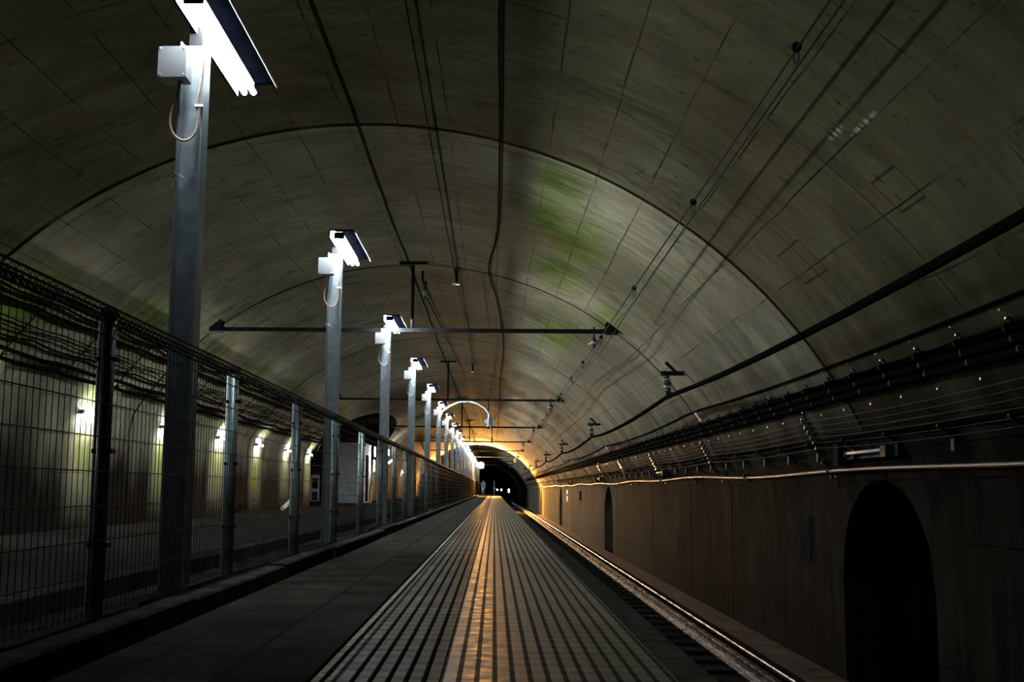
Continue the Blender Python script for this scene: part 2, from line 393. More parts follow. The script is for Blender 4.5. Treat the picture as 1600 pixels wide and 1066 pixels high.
def strip(mb, ya, yb, sa, sb, ns, ny):
    """patch of lining; sa/sb may be functions of y"""
    fa = sa if callable(sa) else (lambda y: sa); fb = sb if callable(sb) else (lambda y: sb)
    base = len(mb.v)
    for i in range(ny+1):
        y = ya + (yb-ya)*i/ny
        for k in range(ns+1):
            s = fa(y) + (fb(y)-fa(y))*k/ns
            mb.v.append(arc(s, y)); mb.uv.append((y, s))
    for i in range(ny):
        for k in range(ns):
            a = base + i*(ns+1)+k
            mb.f.append((a, a+ns+1, a+ns+2, a+1))
# right wall with arched refuges
NICHES = [(8.9, 11.2), (32.5, 34.9), (56.4, 58.8), (80.3, 82.7)]
N_TOP, N_SPR = .62, -.25
def niche_z(y, a, b):
    t = (y-(a+b)/2)/((b-a)/2)
    return N_SPR + (N_TOP-N_SPR)*sqrt(max(0, 1-t*t))
mb = MB(); mb.uv = []
y = Y0
for a, b in NICHES:
    strip(mb, y, a, S_BASE, S_RW, 12, max(2, int((a-y)/2)))
    strip(mb, a, b, lambda y, a=a, b=b: s_at_z(niche_z(y, a, b)), S_RW, 8, 24)
    y = b
strip(mb, y, Y1, S_BASE, S_RW, 12, 40)
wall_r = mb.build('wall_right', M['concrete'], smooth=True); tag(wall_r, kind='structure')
# niche linings
mb = MB(); mb.uv = []
for a, b in NICHES:
    n = 24; pts = [(a, -1.42)] + [(a+(b-a)*(.5-.5*cos(pi*i/n)), None) for i in range(n+1)] + [(b, -1.42)]
    pts = [(yy, zz if zz is not None else niche_z(yy, a, b)) for yy, zz in pts]
    base = len(mb.v)
    for yy, zz in pts:
        mb.v += [(onwall(zz), yy, zz), (onwall(zz)+1.0, yy, zz)]; mb.uv += [(yy, .3), (yy+1, .3)]
    for i in range(len(pts)-1): mb.f.append((base+2*i, base+2*i+1, base+2*i+3, base+2*i+2))
    mb.f.append(tuple(base+2*i+1 for i in range(len(pts))))
    base = len(mb.v)
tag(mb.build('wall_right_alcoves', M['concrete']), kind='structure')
# left wall with the opening of the side hall
HA, HB, H_TOP, H_SPR = 32.75, 49.0, 3.05, 1.2
def hall_s(y):
    t = (y-(HA+HB)/2)/((HB-HA)/2)
    z = H_SPR + (H_TOP-H_SPR)*max(0, 1-abs(t)**2.4)**(1/2.4)
    return s_at_z(z, True)
mb = MB(); mb.uv = []
strip(mb, Y0, HA, S_LW, S_LB, 14, 20); strip(mb, HB, Y1, S_LW, S_LB, 14, 40)
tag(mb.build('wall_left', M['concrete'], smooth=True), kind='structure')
S_HC = s_at_z(H_TOP+.02, True)
mb = MB(); mb.uv = []
strip(mb, Y0, HA, S_RW, S_LW, 60, 18); strip(mb, HB, Y1, S_RW, S_LW, 60, 60)
strip(mb, HA, HB, S_RW, S_HC, 50, 10)
strip(mb, HA, HB, S_HC, lambda y: min(S_LW, hall_s(y)), 4, 60)
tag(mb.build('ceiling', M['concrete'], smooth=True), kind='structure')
# the part of the left wall beside the opening's springing
mb = MB(); mb.uv = []
n = 60
for i in range(n+1):
    yy = HA + (HB-HA)*i/n; s = max(hall_s(yy), S_LW)
    mb.v += [arc(S_LW, yy), arc(s, yy)]; mb.uv += [(yy, S_LW), (yy, s)]
for i in range(n): mb.f.append((2*i, 2*i+2, 2*i+3, 2*i+1))
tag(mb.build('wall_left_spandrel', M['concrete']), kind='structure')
# side hall: extruded sideways
mb = MB(); pts = [(HA, -.12)]
for i in range(n+1):
    yy = HA + (HB-HA)*i/n; s = hall_s(yy); pts.append((yy, arc(s, yy)[2]))
pts.append((HB, -.12)); b0 = len(mb.v)
for yy, zz in pts: mb.v += [(onwall(zz, True), yy, zz), (-9.5, yy, zz)]
for i in range(len(pts)-1): mb.f.append((2*i, 2*i+2, 2*i+3, 2*i+1))
mb.f.append(tuple(2*i+1 for i in range(len(pts))))
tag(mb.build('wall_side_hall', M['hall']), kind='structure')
# end of the tunnel
mb = MB(); mb.add([arc(S_BASE+(S_LB-S_BASE)*i/48, Y1) for i in range(49)], [tuple(range(49))])
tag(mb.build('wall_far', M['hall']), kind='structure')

# ------------------------------------------------------------------ floor and platforms
PE = 116.0
mb = MB()
def sheet(mb, prof, y0, y1):
    b = len(mb.v)
    for x, z in prof: mb.v += [(x, y0, z), (x, y1, z)]
    for i in range(len(prof)-1): mb.f.append((b+2*i, b+2*i+2, b+2*i+3, b+2*i+1))
sheet(mb, [(-7.2, -1.4), (.44, -1.4), (.44, -1.12), (2.72, -1.12), (2.92, -1.25), (4.6, -1.25)], Y0, Y1)
tag(mb.build('floor', M['ballast']), kind='structure')
mb = MB(); sheet(mb, [(.47, -1.115), (.47, -1.06), (1.03, -1.06), (1.03, -1.115)], Y0, Y1)
sheet(mb, [(1.30, -1.115), (1.30, -1.07), (1.88, -1.07), (1.88, -1.115)], Y0, Y1)
tag(mb.build('trackbed_slab', M['slab']), kind='structure')
mb = MB(); sheet(mb, [(2.93, -1.245), (3.33, -1.245)], Y0, Y1)
tag(mb.build('drain_channel', M['trough']), kind='structure')

plat = MB().box(-1.75, .455, Y0, PE, -1.39, -.012).build('platform', M['kerb']); tag(plat, kind='structure')
MB().box(-1.136, -.486, Y0, PE-.02, -.0119, 0).build('grey_paving', M['paving'], plat)
MB().box(-.436, -.141, Y0, 89.0, -.0119, .0).build('studded_tile_strip', M['tactile_dot'], plat)
MB().box(-.137, .491, Y0, 89.0, -.06, .001).build('edge_tile_strip', M['tactile_bar'], plat)
MB().box(-.450, .475, 89.0, PE-.02, -.0119, -.001).build('end_paving', M['paving'], plat)
mb = MB()
yy = 2.0
while yy < 60:
    mb.box(-.470, -.450, yy+.004, yy+.126, -.0119, .002); yy += .13
mb.box(-.470, -.450, 60, 89, -.0119, .002)
tag(mb.build('pale_edge_line', M['edge_line'], plat), kind=None)
# raised studs of the near tiles
mb = MB()
for r in range(6):
    x = -.3900 + .0465*(r+.0) + .0232
    if x > -.15: continue
    yy = 2.6
    while yy < 9:
        mb.lathe((x, yy, 0), [(.0075, 0), (.0065, .003), (.0035, .004)], 6); yy += .0325
st = mb.build('studs', M['edge_line'] if False else M['tactile_dot'], plat); st['kind'] = 'stuff'
# kerb with broken segments
kerb = MB()
yy = -1.0; k = 0
while yy < PE-1:
    L = 1.9 + random.uniform(-.1, .1); dz = random.uniform(-.006, .008); dx = random.uniform(-.012, .012)
    kerb.prism([(-1.20+dx, -.01), (-1.136+dx*.3, -.01), (-1.140+dx, .066+dz), (-1.150+dx, .075+dz), (-1.225+dx, .075+dz), (-1.235+dx, .06+dz)], yy, yy+L-.03)
    yy += L
kerb.build('kerb', M['kerb_stone'], plat)
mb = MB(); yy = -1.0
while yy < PE-1:
    L = 2.6 + random.uniform(-.4, .4)
    mb.box(-1.36+random.uniform(-.01, .01), -1.25, yy, yy+L-.12, -.011, .05+random.uniform(-.01, .01)); yy += L
mb.build('kerb_footing', M['kerb'], plat)
old = MB().box(-5.9, -2.25, Y0, 150, -1.39, -.05).build('old_platform', M['kerb']); tag(old, kind='structure')
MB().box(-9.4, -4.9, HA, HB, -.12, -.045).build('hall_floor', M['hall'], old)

# ------------------------------------------------------------------ rails
def rail_prof(x, z0, h):
    return [(x-.06, z0), (x+.06, z0), (x+.06, z0+.012), (x+.012, z0+.03), (x+.010, z0+h-.035), (x+.030, z0+h-.025), (x+.030, z0+h-.004),
            (x+.024, z0+h), (x-.024, z0+h), (x-.030, z0+h-.004), (x-.030, z0+h-.025), (x-.010, z0+h-.035), (x-.012, z0+.03), (x-.06, z0+.012)]
o = MB().prism(rail_prof(2.21, -1.075, .125), Y0, Y1).build('rail', M['rail'])
tag(o, 'far running rail with a worn shiny head, nearer the tunnel wall', 'rail', 'running rails')
o = MB().prism(rail_prof(1.16, -1.075, .125), Y0, Y1).build('rail', M['rail'])
tag(o, 'near running rail tucked below the platform edge', 'rail', 'running rails')
o = MB().tube([(2.385, Y0, -.985), (2.385, 40, -.98), (2.385, 90, -.98), (2.385, Y1, -.98)], .014, 8).build('trackside_pipe', M['rail'])
tag(o, 'thin pipe running just outside the far rail', 'pipe')
s0 = MB().box(1.9, 2.36, 0, .22, -1.119, -1.076).build('sleeper', M['sleeper'], loc=(0, 5.0, 0))
tag(s0, 'dark sleeper under the far running rail', 'sleeper', 'sleepers of the right-hand track')
for k in range(1, 100):
    c = s0.copy(); COL.objects.link(c); c.location = (0, 5.0+.62*k, 0)

# ------------------------------------------------------------------ lamp posts
LP = [5.55 + 5.2*k for k in range(21)]
def lamp_post(tm):
    r = empty('lamp_post', (-1.54, 0, -.011), '', 'lamp post', 'fluorescent lamp posts behind the fence')
    w, t = .063, .009
    prof = [(-w, -.06), (-w+t, -.06), (-w+t, -.004), (w-t, -.004), (w-t, -.06), (w, -.06), (w, .06), (w-t, .06), (w-t, .004), (-w+t, .004), (-w+t, .06), (-w, .06)]
    MB().prismz(prof, 0, 2.745).build('column', M['steel'], r)
    b = MB().bbox(-.130, .002, -.185, -.065, 2.515, 2.665, .006).build('junction_box', M['box'], r)
    MB().bbox(-.134, .006, -.191, -.185, 2.511, 2.669, .006).build('cover', M['box'], b)
    for x, z in ((-.122, 2.523), (-.006, 2.523), (-.122, 2.657), (-.006, 2.657)):
        MB().lathe((x, -.196, z), [(.002, 0), (.0045, .002), (.0045, .0055)], 8, 'y').build('screw', M['bolt'], b)
    MB().lathe((-.045, -.120, 2.480), [(.012, 0), (.012, .02), (.016, .022), (.016, .036)], 10).build('gland', M['steel'], b)
    pts = [(-.045, -.12, 2.48), (-.058, -.122, 2.42), (-.078, -.122, 2.35), (-.082, -.12, 2.30), (-.070, -.115, 2.255), (-.045, -.11, 2.225), (-.015, -.10, 2.215), (.015, -.09, 2.228), (.036, -.08, 2.265), (.044, -.075, 2.31),
           (.042, -.073, 2.36), (.036, -.072, 2.41), (.048, -.073, 2.50), (.056, -.073, 2.62), (.060, -.07, 2.74), (.05, -.06, 2.80)]
    sm = []
    for i in range(len(pts)-1):
        p0, p1, p2, p3 = [Vector(pts[max(0, min(len(pts)-1, i+d))]) for d in (-1, 0, 1, 2)]
        for q in range(4):
            s = q/4; sm.append(.5*((2*p1)+(-p0+p2)*s+(2*p0-5*p1+4*p2-p3)*s*s+(-p0+3*p1-3*p2+p3)*s**3))
    sm.append(Vector(pts[-1]))
    MB().tube(sm, .0062, 6).build('cable', M['copper_cable'], r, True)
    MB().box(.028, .070, -.085, -.060, 2.395, 2.408).build('cable_clip', M['lampwhite'], r)
    c = MB().tube([(-.075, -.066, 2.04), (-.05, -.070, 2.045), (-.02, -.066, 2.03), (-.004, -.062, 2.02)], .004, 6)
    c.tube([(-.075, -.066, 2.055), (-.06, -.075, 2.052), (-.035, -.078, 2.046), (-.015, -.070, 2.035)], .004, 6); c.tube([(-.07, -.066, 2.04), (-.07, .02, 2.045)], .004, 6)
    c.build('strap', M['bolt'], r)
    MB().box(-.035, .035, .0, .05, 2.74, 2.87).build('bracket', M['black'], r)
    # fixture: runs along the platform, dark top, white left cheek, turned-down right lip
    y0, y1 = -.40, .95
    h = MB().prism([(-.005, 2.892), (.212, 2.892), (.228, 2.888), (.232, 2.864), (.226, 2.864), (.220, 2.882), (.0, 2.882), (-.000, 2.812), (-.010, 2.812), (-.010, 2.888)], y0, y1).build('reflector', M['lampblack'], r)
    MB().prism([(.0005, 2.813), (.0035, 2.813), (.0035, 2.878), (.046, 2.878), (.046, 2.8815), (.0005, 2.8815)], y0+.005, y1-.005).build('white_liner', M['lampwhite'], h)
    MB().prism([(.2325, 2.861), (.2365, 2.861), (.2325, 2.891), (.2295, 2.891)], y0, y1).build('white_lip', M['lampwhite'], h)
    bt = MB().box(.046, .108, y0+.05, y1-.05, 2.842, 2.881).build('batten', M['lampwhite'], h)
    for x in (.050, .104):
        MB().lathe((x, y0+.03, 2.822), [(.010, 0), (.0165, .012), (.0165, y1-y0-.072), (.010, y1-y0-.06)], 10, 'y').build('tube', tm, h, True)
    for yy in (y0+.02, y1-.035):
        MB().box(.035, .130, yy, yy+.012, 2.808, 2.87).build('tube_holder', M['lampblack'], h)
    return r
lp = lamp_post(M['tube_first']); lp.location.y = LP[0]
lp2 = lamp_post(M['tube_second']); lp2.location.y = LP[1]; lp2['label'] = 'second steel lamp post with lit twin tubes, counted from the camera'
lp3 = lamp_post(M['tube']); lp3.location.y = LP[2]; lp3['label'] = 'third steel lamp post with lit twin tubes, counted from the camera'
lp['label'] = 'nearest and largest steel lamp post, its lit tubes cut by the top of the picture'
for k in range(3, 21):
    lab = {20: 'farthest tiny steel lamp post at the end of the row'}.get(k, '%s steel lamp post with lit twin tubes, counted from the camera' % ORD[k])
    copy_tree(lp3, (-1.54, LP[k], -.011), lab)

# ------------------------------------------------------------------ fence
fence = empty('mesh_fence', (-1.365, 0, -.011), 'long dark green welded mesh fence between the platform and the lamp posts', 'fence')
NP = 56; FY = [4.05+2.01*k for k in range(-1, NP-1)]
def panel():
    m = MB(); L = 2.01; n = 40; w = .0016
    for i in range(n):
        y = L*(i+.5)/n
        m.tube([(0, y, .07), (0, y, 1.078)], w, 4, False)
        m.tube([(0, y, 1.078), (.018, y, 1.107), (-.001, y, 1.136), (-.018, y, 1.107), (0, y, 1.078)], .0026, 4, False)
    z = .09; 
    for i in range(9): m.tube([(.004, .0, .085+i*.118), (.004, L, .085+i*.118)], .0028, 4, False)
    for dx, z in ((0, 1.078), (.020, 1.107), (-.020, 1.107), (0, 1.138)): m.tube([(dx, 0, z), (dx, L, z)], .0048, 4, False)
    return m
p0 = panel().build('wire_panel', M['fence'], fence, loc=(0, FY[0], 0))
def fpost():
    m = MB().lathe((.0, 0, 0), [(.028, 0), (.028, 1.125)], 12)
    return m
q0 = fpost().build('post', M['post'], fence, True, loc=(-.034, FY[0], 0))
qc = MB().lathe((0, 0, 1.118), [(.034, 0), (.034, .022), (.026, .032), (.008, .036)], 12).build('post_cap', M['fence'], q0)
cl = []
for z in (.30, .63, .96):
    cl.append(MB().box(-.034, .040, -.022, .022, z-.008, z+.008).build('clamp', M['fence'], q0))
MB().tube([(-.034, .012, .03), (-.034, .012, 1.10)], .008, 8).build('side_strip', M['pale_strip'], q0, True)
bp = MB().box(-.030, .060, -.05, .05, 0.0, .012).build('base_plate', M['post'], q0)
for k in range(1, NP):
    if k < NP-1:
        c = p0.copy(); COL.objects.link(c); c.parent = fence; c.location = (0, FY[k], 0)
    q = q0.copy(); COL.objects.link(q); q.parent = fence; q.location = (-.034, FY[k], 0)
    for ch in list(q0.children):
        d = ch.copy(); COL.objects.link(d); d.parent = q

# ------------------------------------------------------------------ overhead: beams, rods, insulators, wires
BY = [16.1+12.7*k for k in range(8)]
def beam(k, y):
    z = 2.735
    xl, xr = onwall(2.78, True)-.0, onwall(2.78)+.0
    xr = 1.735; xl = -4.08
    r = empty('overhead_beam', (CX, y, z), ('nearest' if k == 0 else ORD[k]) + ' black steel cross beam under the vault, counted from the camera' , 'beam', 'catenary cross beams')
    g = lambda x: x-CX
    MB().bbox(g(xl), g(xr), -.035, .035, -.028, .028, .006).build('bar', M['black'], r)
    for sx, x in ((1, xr), (-1, xl)):
        m = MB(); e = g(x)
        m.prism([(e, -.03), (e, .10*1.0), (e-sx*.05, .16), (e-sx*.17, .13), (e-sx*.17, .02), (e-sx*.17, -.03)], -.10, -.085)
        m.prism([(e, -.03), (e, .10), (e-sx*.05, .16), (e-sx*.17, .13), (e-sx*.17, -.03)], .085, .10)
        m.box(min(e, e-sx*.20), max(e, e-sx*.20), -.10, .10, .028, .036)
        m.box(min(e+sx*.0, e-sx*.17), max(e, e-sx*.17), -.10, .10, -.036, -.028)
        m.build('end_bracket', M['black'], r)
    MB().tube([(0-.005, 0, .028), (0-.005, 0, CZ+R-z-.01)], .024, 8).build('hanger_rod', M['black'], r, True)
    MB().box(-.20, .20, -.07, .07, CZ+R-z-.05, CZ+R-z-.012).build('ceiling_plate', M['black'], r)
    return r
for k, y in enumerate(BY):
    beam(k, y)
# beam insulators carrying the wires
def wire_ins(y, k):
    r = empty('wire_insulator', (1.40, y, 2.70), '%s bell insulator hung from a cross beam, counted from the camera' % ('nearest' if k == 0 else ORD[k]), 'insulator', 'bell insulators under the beams')
    MB().tube([(0, 0, .10), (0, 0, -.05)], .012, 8).build('pin', M['black'], r)
    MB().lathe((0, 0, -.16), [(.022, 0), (.03, .03), (.04, .05), (.025, .09), (.012, .13)], 12).build('body', M['porcelain'], r, True)
    MB().lathe((0, 0, -.150), [(.03, -.004), (.085, .0), (.090, .008), (.04, .03)], 18).build('skirt', M['porcelain_rim'], r, True)
    MB().lathe((0, 0, -.20), [(.014, 0), (.02, .015), (.014, .04)], 8).build('clip', M['black'], r)
for k, y in enumerate(BY): wire_ins(y, k)
# wires
def wire(pts, rad, name, label, cat='wire', mat='wire', group=None, n=6):
    o = MB().tube(pts, rad, n).build(name, M[mat], None, True); tag(o, label, cat, group); return o
wire([(1.51, -2, 2.735), (1.505, 3.5, 2.728), (1.5, 8.5, 2.69), (1.47, 12, 2.64), (1.40, 16.1, 2.51), (1.45, 22, 2.62), (1.40, 28.8, 2.51), (1.45, 35, 2.6), (1.40, 41.5, 2.51), (1.40, 54.2, 2.51), (1.4, 66.9, 2.51), (1.4, 105, 2.51)], .0062, 'messenger_wire', 'upper of the two contact wires over the right-hand track')
wire([(1.51, -2, 2.66), (1.505, 3.5, 2.64), (1.5, 8.5, 2.59), (1.50, 12, 2.535), (1.50, 16.1, 2.44), (1.47, 22, 2.5), (1.45, 28.8, 2.43), (1.45, 41.5, 2.43), (1.45, 105, 2.43)], .0062, 'contact_wire', 'lower of the two contact wires over the right-hand track')
for k, (y, z, x) in enumerate([(5.57, 2.722, 1.502), (8.56, 2.689, 1.5), (12.03, 2.638, 1.47), (15.2, 2.535, 1.415), (18.4, 2.555, 1.42), (21.6, 2.615, 1.447), (24.8, 2.57, 1.43), (28.0, 2.52, 1.405), (31.2, 2.55, 1.42), (34.4, 2.59, 1.44), (37.6, 2.555, 1.42)]):
    r = empty('dropper', (x, y, z), '%s round wire clamp with loop joining the two contact wires, counted from the camera' % ORD[k], 'dropper', 'droppers on the contact wires')
    MB().lathe((0, -.012, 0), [(.012, 0), (.027, .004), (.027, .02), (.012, .024)], 14, 'y').build('disc_clamp', M['black'], r, True)
    MB().tube([(-.010, 0, -.02), (-.014, 0, -.05), (-.004, 0, -.095), (.004, 0, -.095), (.014, 0, -.05), (.010, 0, -.02)], .003, 6).build('loop', M['black'], r, True)
# wires along the crown
wire([(-.60, -2, 3.655), (-.60, 16.8, 3.655), (-.585, 29, 3.64), (-.60, 42, 3.65), (-.6, 80, 3.65)], .007, 'ceiling_cable', 'straight thin cable along the crown, left of the wavy one', 'cable', 'wire')
pts = []
for i in range(90):
    y = -2+i*.9; s = 6.33 + .015*sin(y*.42) + .12*math.exp(-((y-15.9)/1.6)**2) - .15*max(0, min(1, (y-17)/6))
    p = arc(s, y, R-.016); pts.append(p)
wire(pts, .008, 'ceiling_cable', 'wavy black cable along the vault, right of the straight one', 'cable', 'rubber')
def ceil_hanger(y, label):
    r = empty('cable_hanger', (-.57, y, 3.55), label, 'hanger', 'cable hangers on the crown')
    MB().box(-.05, .20, -.02, .02, .125, .14).build('plate', M['black'], r)
    MB().box(-.02, .02, -.015, .015, -.04, .125).build('stem', M['black'], r)
    MB().lathe((-.01, 0, -.07), [(.05, -.004), (.06, .004), (.022, .03)], 12).build('cup', M['porcelain_rim'], r, True)
ceil_hanger(16.5, 'small dark cable hanger with pale cup above the nearest cross beam')
ceil_hanger(29.2, 'small dark cable hanger above the second cross beam')
r = empty('tension_insulator', (-1.03, 16.4, 3.35), 'hanging dark tension insulator with a glassy grey-green end, right of the beam rod', 'insulator')
MB().tube([(-.03, -.04, .30), (-.03, -.04, .17), (-.0, -.02, .12)], .02, 8).build('bracket', M['black'], r)
MB().tube([(0, -.02, .15), (.01, 0, .02)], .034, 12).build('body', M['porcelain'], r, True)
MB().tube([(.010, 0, .03), (.02, .02, -.03), (.03, .04, -.055)], [.045, .052, .028], 14).build('glass_end', M['glass'], r, True)
MB().tube([(.0, .04, -.05), (.0, .05, -.11)], .010, 6).tube([(.07, .04, -.03), (.09, .06, -.10)], .010, 6).build('clevis', M['black'], r, True)
wire([(-1.0, 16.5, 3.27), (-.72, 28.8, 3.28), (-.60, 36, 3.30), (-.5, 60, 3.3)], .008, 'stay_wire', 'left of two stay wires running back from the tension insulator')
wire([(-.95, 16.5, 3.28), (-.80, 22, 3.22), (-.72, 28.8, 3.2), (-.62, 41.5, 3.1)], .006, 'stay_wire', 'right of two stay wires running back from the tension insulator')
# messenger anchors in the middle far away
for k, y in enumerate((41.5, 54.2)):
    r = empty('tension_insulator', (-.22+.1*k, y, 3.02), ('nearer' if k == 0 else 'farther') + ' hanging insulator string over the far platform, beside the diamond sign', 'insulator')
    MB().tube([(0, 0, .64), (0, 0, -.02)], .02, 8).build('stem', M['black'], r)
    MB().lathe((0, 0, -.34), [(.03, 0), (.06, .02), (.03, .06), (.06, .09), (.03, .13), (.06, .16), (.03, .2), (.02, .34)], 10).build('body', M['porcelain'], r, True)

# ------------------------------------------------------------------ right haunch: feeder cable on stacked insulators
FS = .923
IY = [16.25+12.8*k for k in range(7)]
def feeder_ins(y, k):
    r = empty('feeder_insulator', (2.46*FS, y*FS, .5+1.40*FS), '%s stacked insulator holding the thick feeder cable, counted from the camera' % ('nearest' if k == 0 else ORD[k]), 'insulator', 'feeder cable insulators')
    # arm to the lining
    m = MB(); m.box(-.10, .20, -.03, .03, .215, .270); m.build('arm', M['black'], r)
    a = MB().tube([(-.035, 0, .39), (.12, 0, .235)], .028, 4); a.build('strut', M['black'], r)
    MB().lathe((-.015, 0, -.02), [(.02, 0), (.045, .02), (.05, .06), (.03, .08), (.03, .10), (.055, .12), (.055, .14), (.03, .17), (.03, .23)], 14).build('stack', M['porcelain'], r, True)
    for z in (.055, .150): MB().lathe((-.015, 0, z), [(.05, 0), (.066, .004), (.066, .010), (.05, .014)], 16).build('shed', M['porcelain_rim'], r, True)
    MB().box(-.04, .04, -.05, .05, -.045, -.005).build('saddle', M['black'], r)
for k, y in enumerate(IY): feeder_ins(y, k)
pts = [(2.43, -2.0, 1.80), (2.42, 3.5, 1.80)]
for i in range(80):
    y = 4.0+i*1.25; t = ((y-3.45) % 12.8)/12.8; sag = 4*t*(1-t)
    pts.append((2.46-.05*sag, y, 1.845-.12*sag))
pts = [(a*FS, b*FS, .5+(c-.5)*FS) for a, b, c in pts]
wire(pts, .028, 'feeder_cable', 'thick black feeder cable sagging between insulators on the right haunch', 'cable', 'rubber', None, 10)
pts = []
for i in range(84):
    y = -2+i*1.25; t = ((y-3.45) % 12.8)/12.8; sag = 4*t*(1-t); z = 1.62-.06*sag
    pts.append((onwall(z, False, .02), y, z))
wire(pts, .010, 'signal_cable', 'thin black cable hugging the wall below the thick feeder cable', 'cable', 'rubber')

# three heavy cables + clips
for j, (z, nm) in enumerate(((1.435, 'top'), (1.375, 'middle'), (1.315, 'lowest'))):
    pts = []
    for i in range(190):
        y = -2+i*.35 if i < 180 else 61+(i-180)*5
        zz = z - .012*abs(sin((y-6.46)/.70*pi)); pts.append((onwall(zz, False, .045), y, zz))
    wire(pts, .023, 'power_cable', '%s of the three heavy black cables along the right wall' % nm, 'cable', 'rubber', 'heavy cables on the right wall', 8)
def clip():
    r = empty('cable_clip', (0, 0, 0), 'dark clip with bright bolts clamping the three heavy cables', 'clip', 'clips on the three heavy cables')
    x = onwall(1.375)
    z0, z1 = 1.275, 1.495
    m = MB(); 
    for dz in (1.435, 1.375, 1.315):
        xx = onwall(dz, False, .045); m.lathe((xx, -.014, dz), [(.0255, 0), (.0255, .028)], 10, 'y')
    m.add([(onwall(z0, False, .012), -.018, z0), (onwall(z1, False, .012), -.018, z1), (onwall(z1, False, .012), .018, z1), (onwall(z0, False, .012), .018, z0),
           (onwall(z0), -.018, z0), (onwall(z1), -.018, z1), (onwall(z1), .018, z1), (onwall(z0), .018, z0)], [(0, 1, 2, 3), (0, 4, 5, 1), (1, 5, 6, 2), (2, 6, 7, 3), (3, 7, 4, 0)])
    m.build('bracket', M['black'], r)
    for z, rr in ((1.487, .008), (1.535, .007)): MB().lathe((onwall(z, False, .025), 0, z), [(rr, 0), (rr, .012), (rr*.5, .02)], 8, 'x').build('bolt', M['bolt'], r)
    MB().lathe((onwall(1.22, False, .022), .05, 1.22), [(.010, 0), (.010, .012), (.005, .02)], 8, 'x').build('bolt', M['bolt'], r)
    return r
c0 = clip(); c0.location = (0, 6.46, 0)
for k in range(1, 78): copy_tree(c0, (0, 6.46+.70*k, 0))

# bundle of thin wires on insulator racks
zs = [1.18, 1.13, 1.08, 1.03, .98, .93]
for j, z in enumerate(zs):
    pts = []
    for i in range(100):
        y = .0+i*1.0; t = ((y-11.2) % 5.5)/5.5; zz = z-.03*4*t*(1-t); pts.append((onwall(zz, False, .07), y, zz))
    wire(pts, .0035, 'signal_wire', '%s thin bare wire of the six strung between the wall racks' % ['topmost', 'second', 'third', 'fourth', 'fifth', 'lowest'][j], 'wire', 'wire', 'thin wires on the right wall racks', 4)
def rack():
    r = empty('wire_rack', (0, 0, 0), '', 'rack', 'insulator racks on the right wall')
    m = MB(); m.tube([(onwall(1.27, False, .03), 0, 1.27), (onwall(1.05, False, .03), 0, 1.05), (onwall(.70, False, .03), 0, .70)], .010, 6); m.build('upright', M['black'], r)
    for z in zs: MB().tube([(onwall(z), 0, z), (onwall(z, False, .085), 0, z)], [.014, .020], 8).build('peg', M['porcelain'], r)
    for z in (1.275, .66): MB().lathe((onwall(z, False, .03), 0, z), [(.010, 0), (.010, .012), (.005, .02)], 8, 'x').build('bolt', M['bolt'], r)
    MB().box(onwall(.80, False, .09), onwall(.80), -.03, .03, .78, .80).build('shelf', M['black'], r)
    return r
k0 = rack(); k0.location = (0, 11.2, 0); k0['label'] = 'nearest upright rack of black pegs carrying the thin wires on the right wall'
for k in range(1, 11): copy_tree(k0, (0, 11.2+5.5*k, 0), '%s upright rack of black pegs on the right wall, counted from the camera' % ORD[k])

# single lower cable on little brackets
pts = []
for i in range(120):
    y = -1+i*.6 if i < 100 else 59+(i-100)*3; t = ((y-6.93) % 1.11)/1.11; z = 1.0-.012*4*t*(1-t); pts.append((onwall(z, False, .05), y, z))
wire(pts, .014, 'signal_cable', 'single black cable on small brackets below the thin wires, right wall', 'cable', 'rubber')
def small_bracket():
    r = empty('cable_bracket', (0, 0, 0), 'small black triangular bracket holding the single lower cable', 'bracket', 'brackets of the lower cable')
    x0, x1 = onwall(.9), onwall(1.0, False, .09)
    MB().prism([(onwall(1.0), .985), (x1, .985), (x1, .965), (onwall(.84, False, .01), .84), (onwall(.84), .84)], -.012, .012).build('gusset', M['black'], r)
    MB().box(onwall(.95, False, .02), onwall(.95), -.03, .03, .80, 1.05).build('back_plate', M['black'], r)
    return r
b0 = small_bracket(); b0.location = (0, 6.93, 0)
for k in range(1, 46): copy_tree(b0, (0, 6.93+1.11*k, 0))

# pale conduit
pts = []
for i in range(150):
    y = -1+i*.6; z = .71+.018*sin(y*.75)+.012*sin(y*.31+1); pts.append((onwall(z, False, .03), y, z))
for i in range(10): pts.append((onwall(.72, False, .03), 92+i*5, .72))
wire(pts, .019, 'conduit', 'pale metal conduit running the length of the right wall', 'pipe', 'conduit', None, 8)
def saddle():
    r = empty('pipe_saddle', (0, 0, 0), 'dark saddle clamp strapping the pale conduit to the right wall', 'clamp', 'saddles on the pale conduit')
    MB().lathe((onwall(.71, False, .03), -.02, .71), [(.030, 0), (.030, .04)], 10, 'y').build('strap', M['black'], r)
    MB().box(onwall(.71, False, .02), onwall(.71), -.02, .02, .64, .79).build('foot', M['black'], r)
    return r
s1 = saddle(); s1.location = (0, 11.3, 0)
for k in range(1, 14): copy_tree(s1, (0, 11.3+3.75*k, 0))

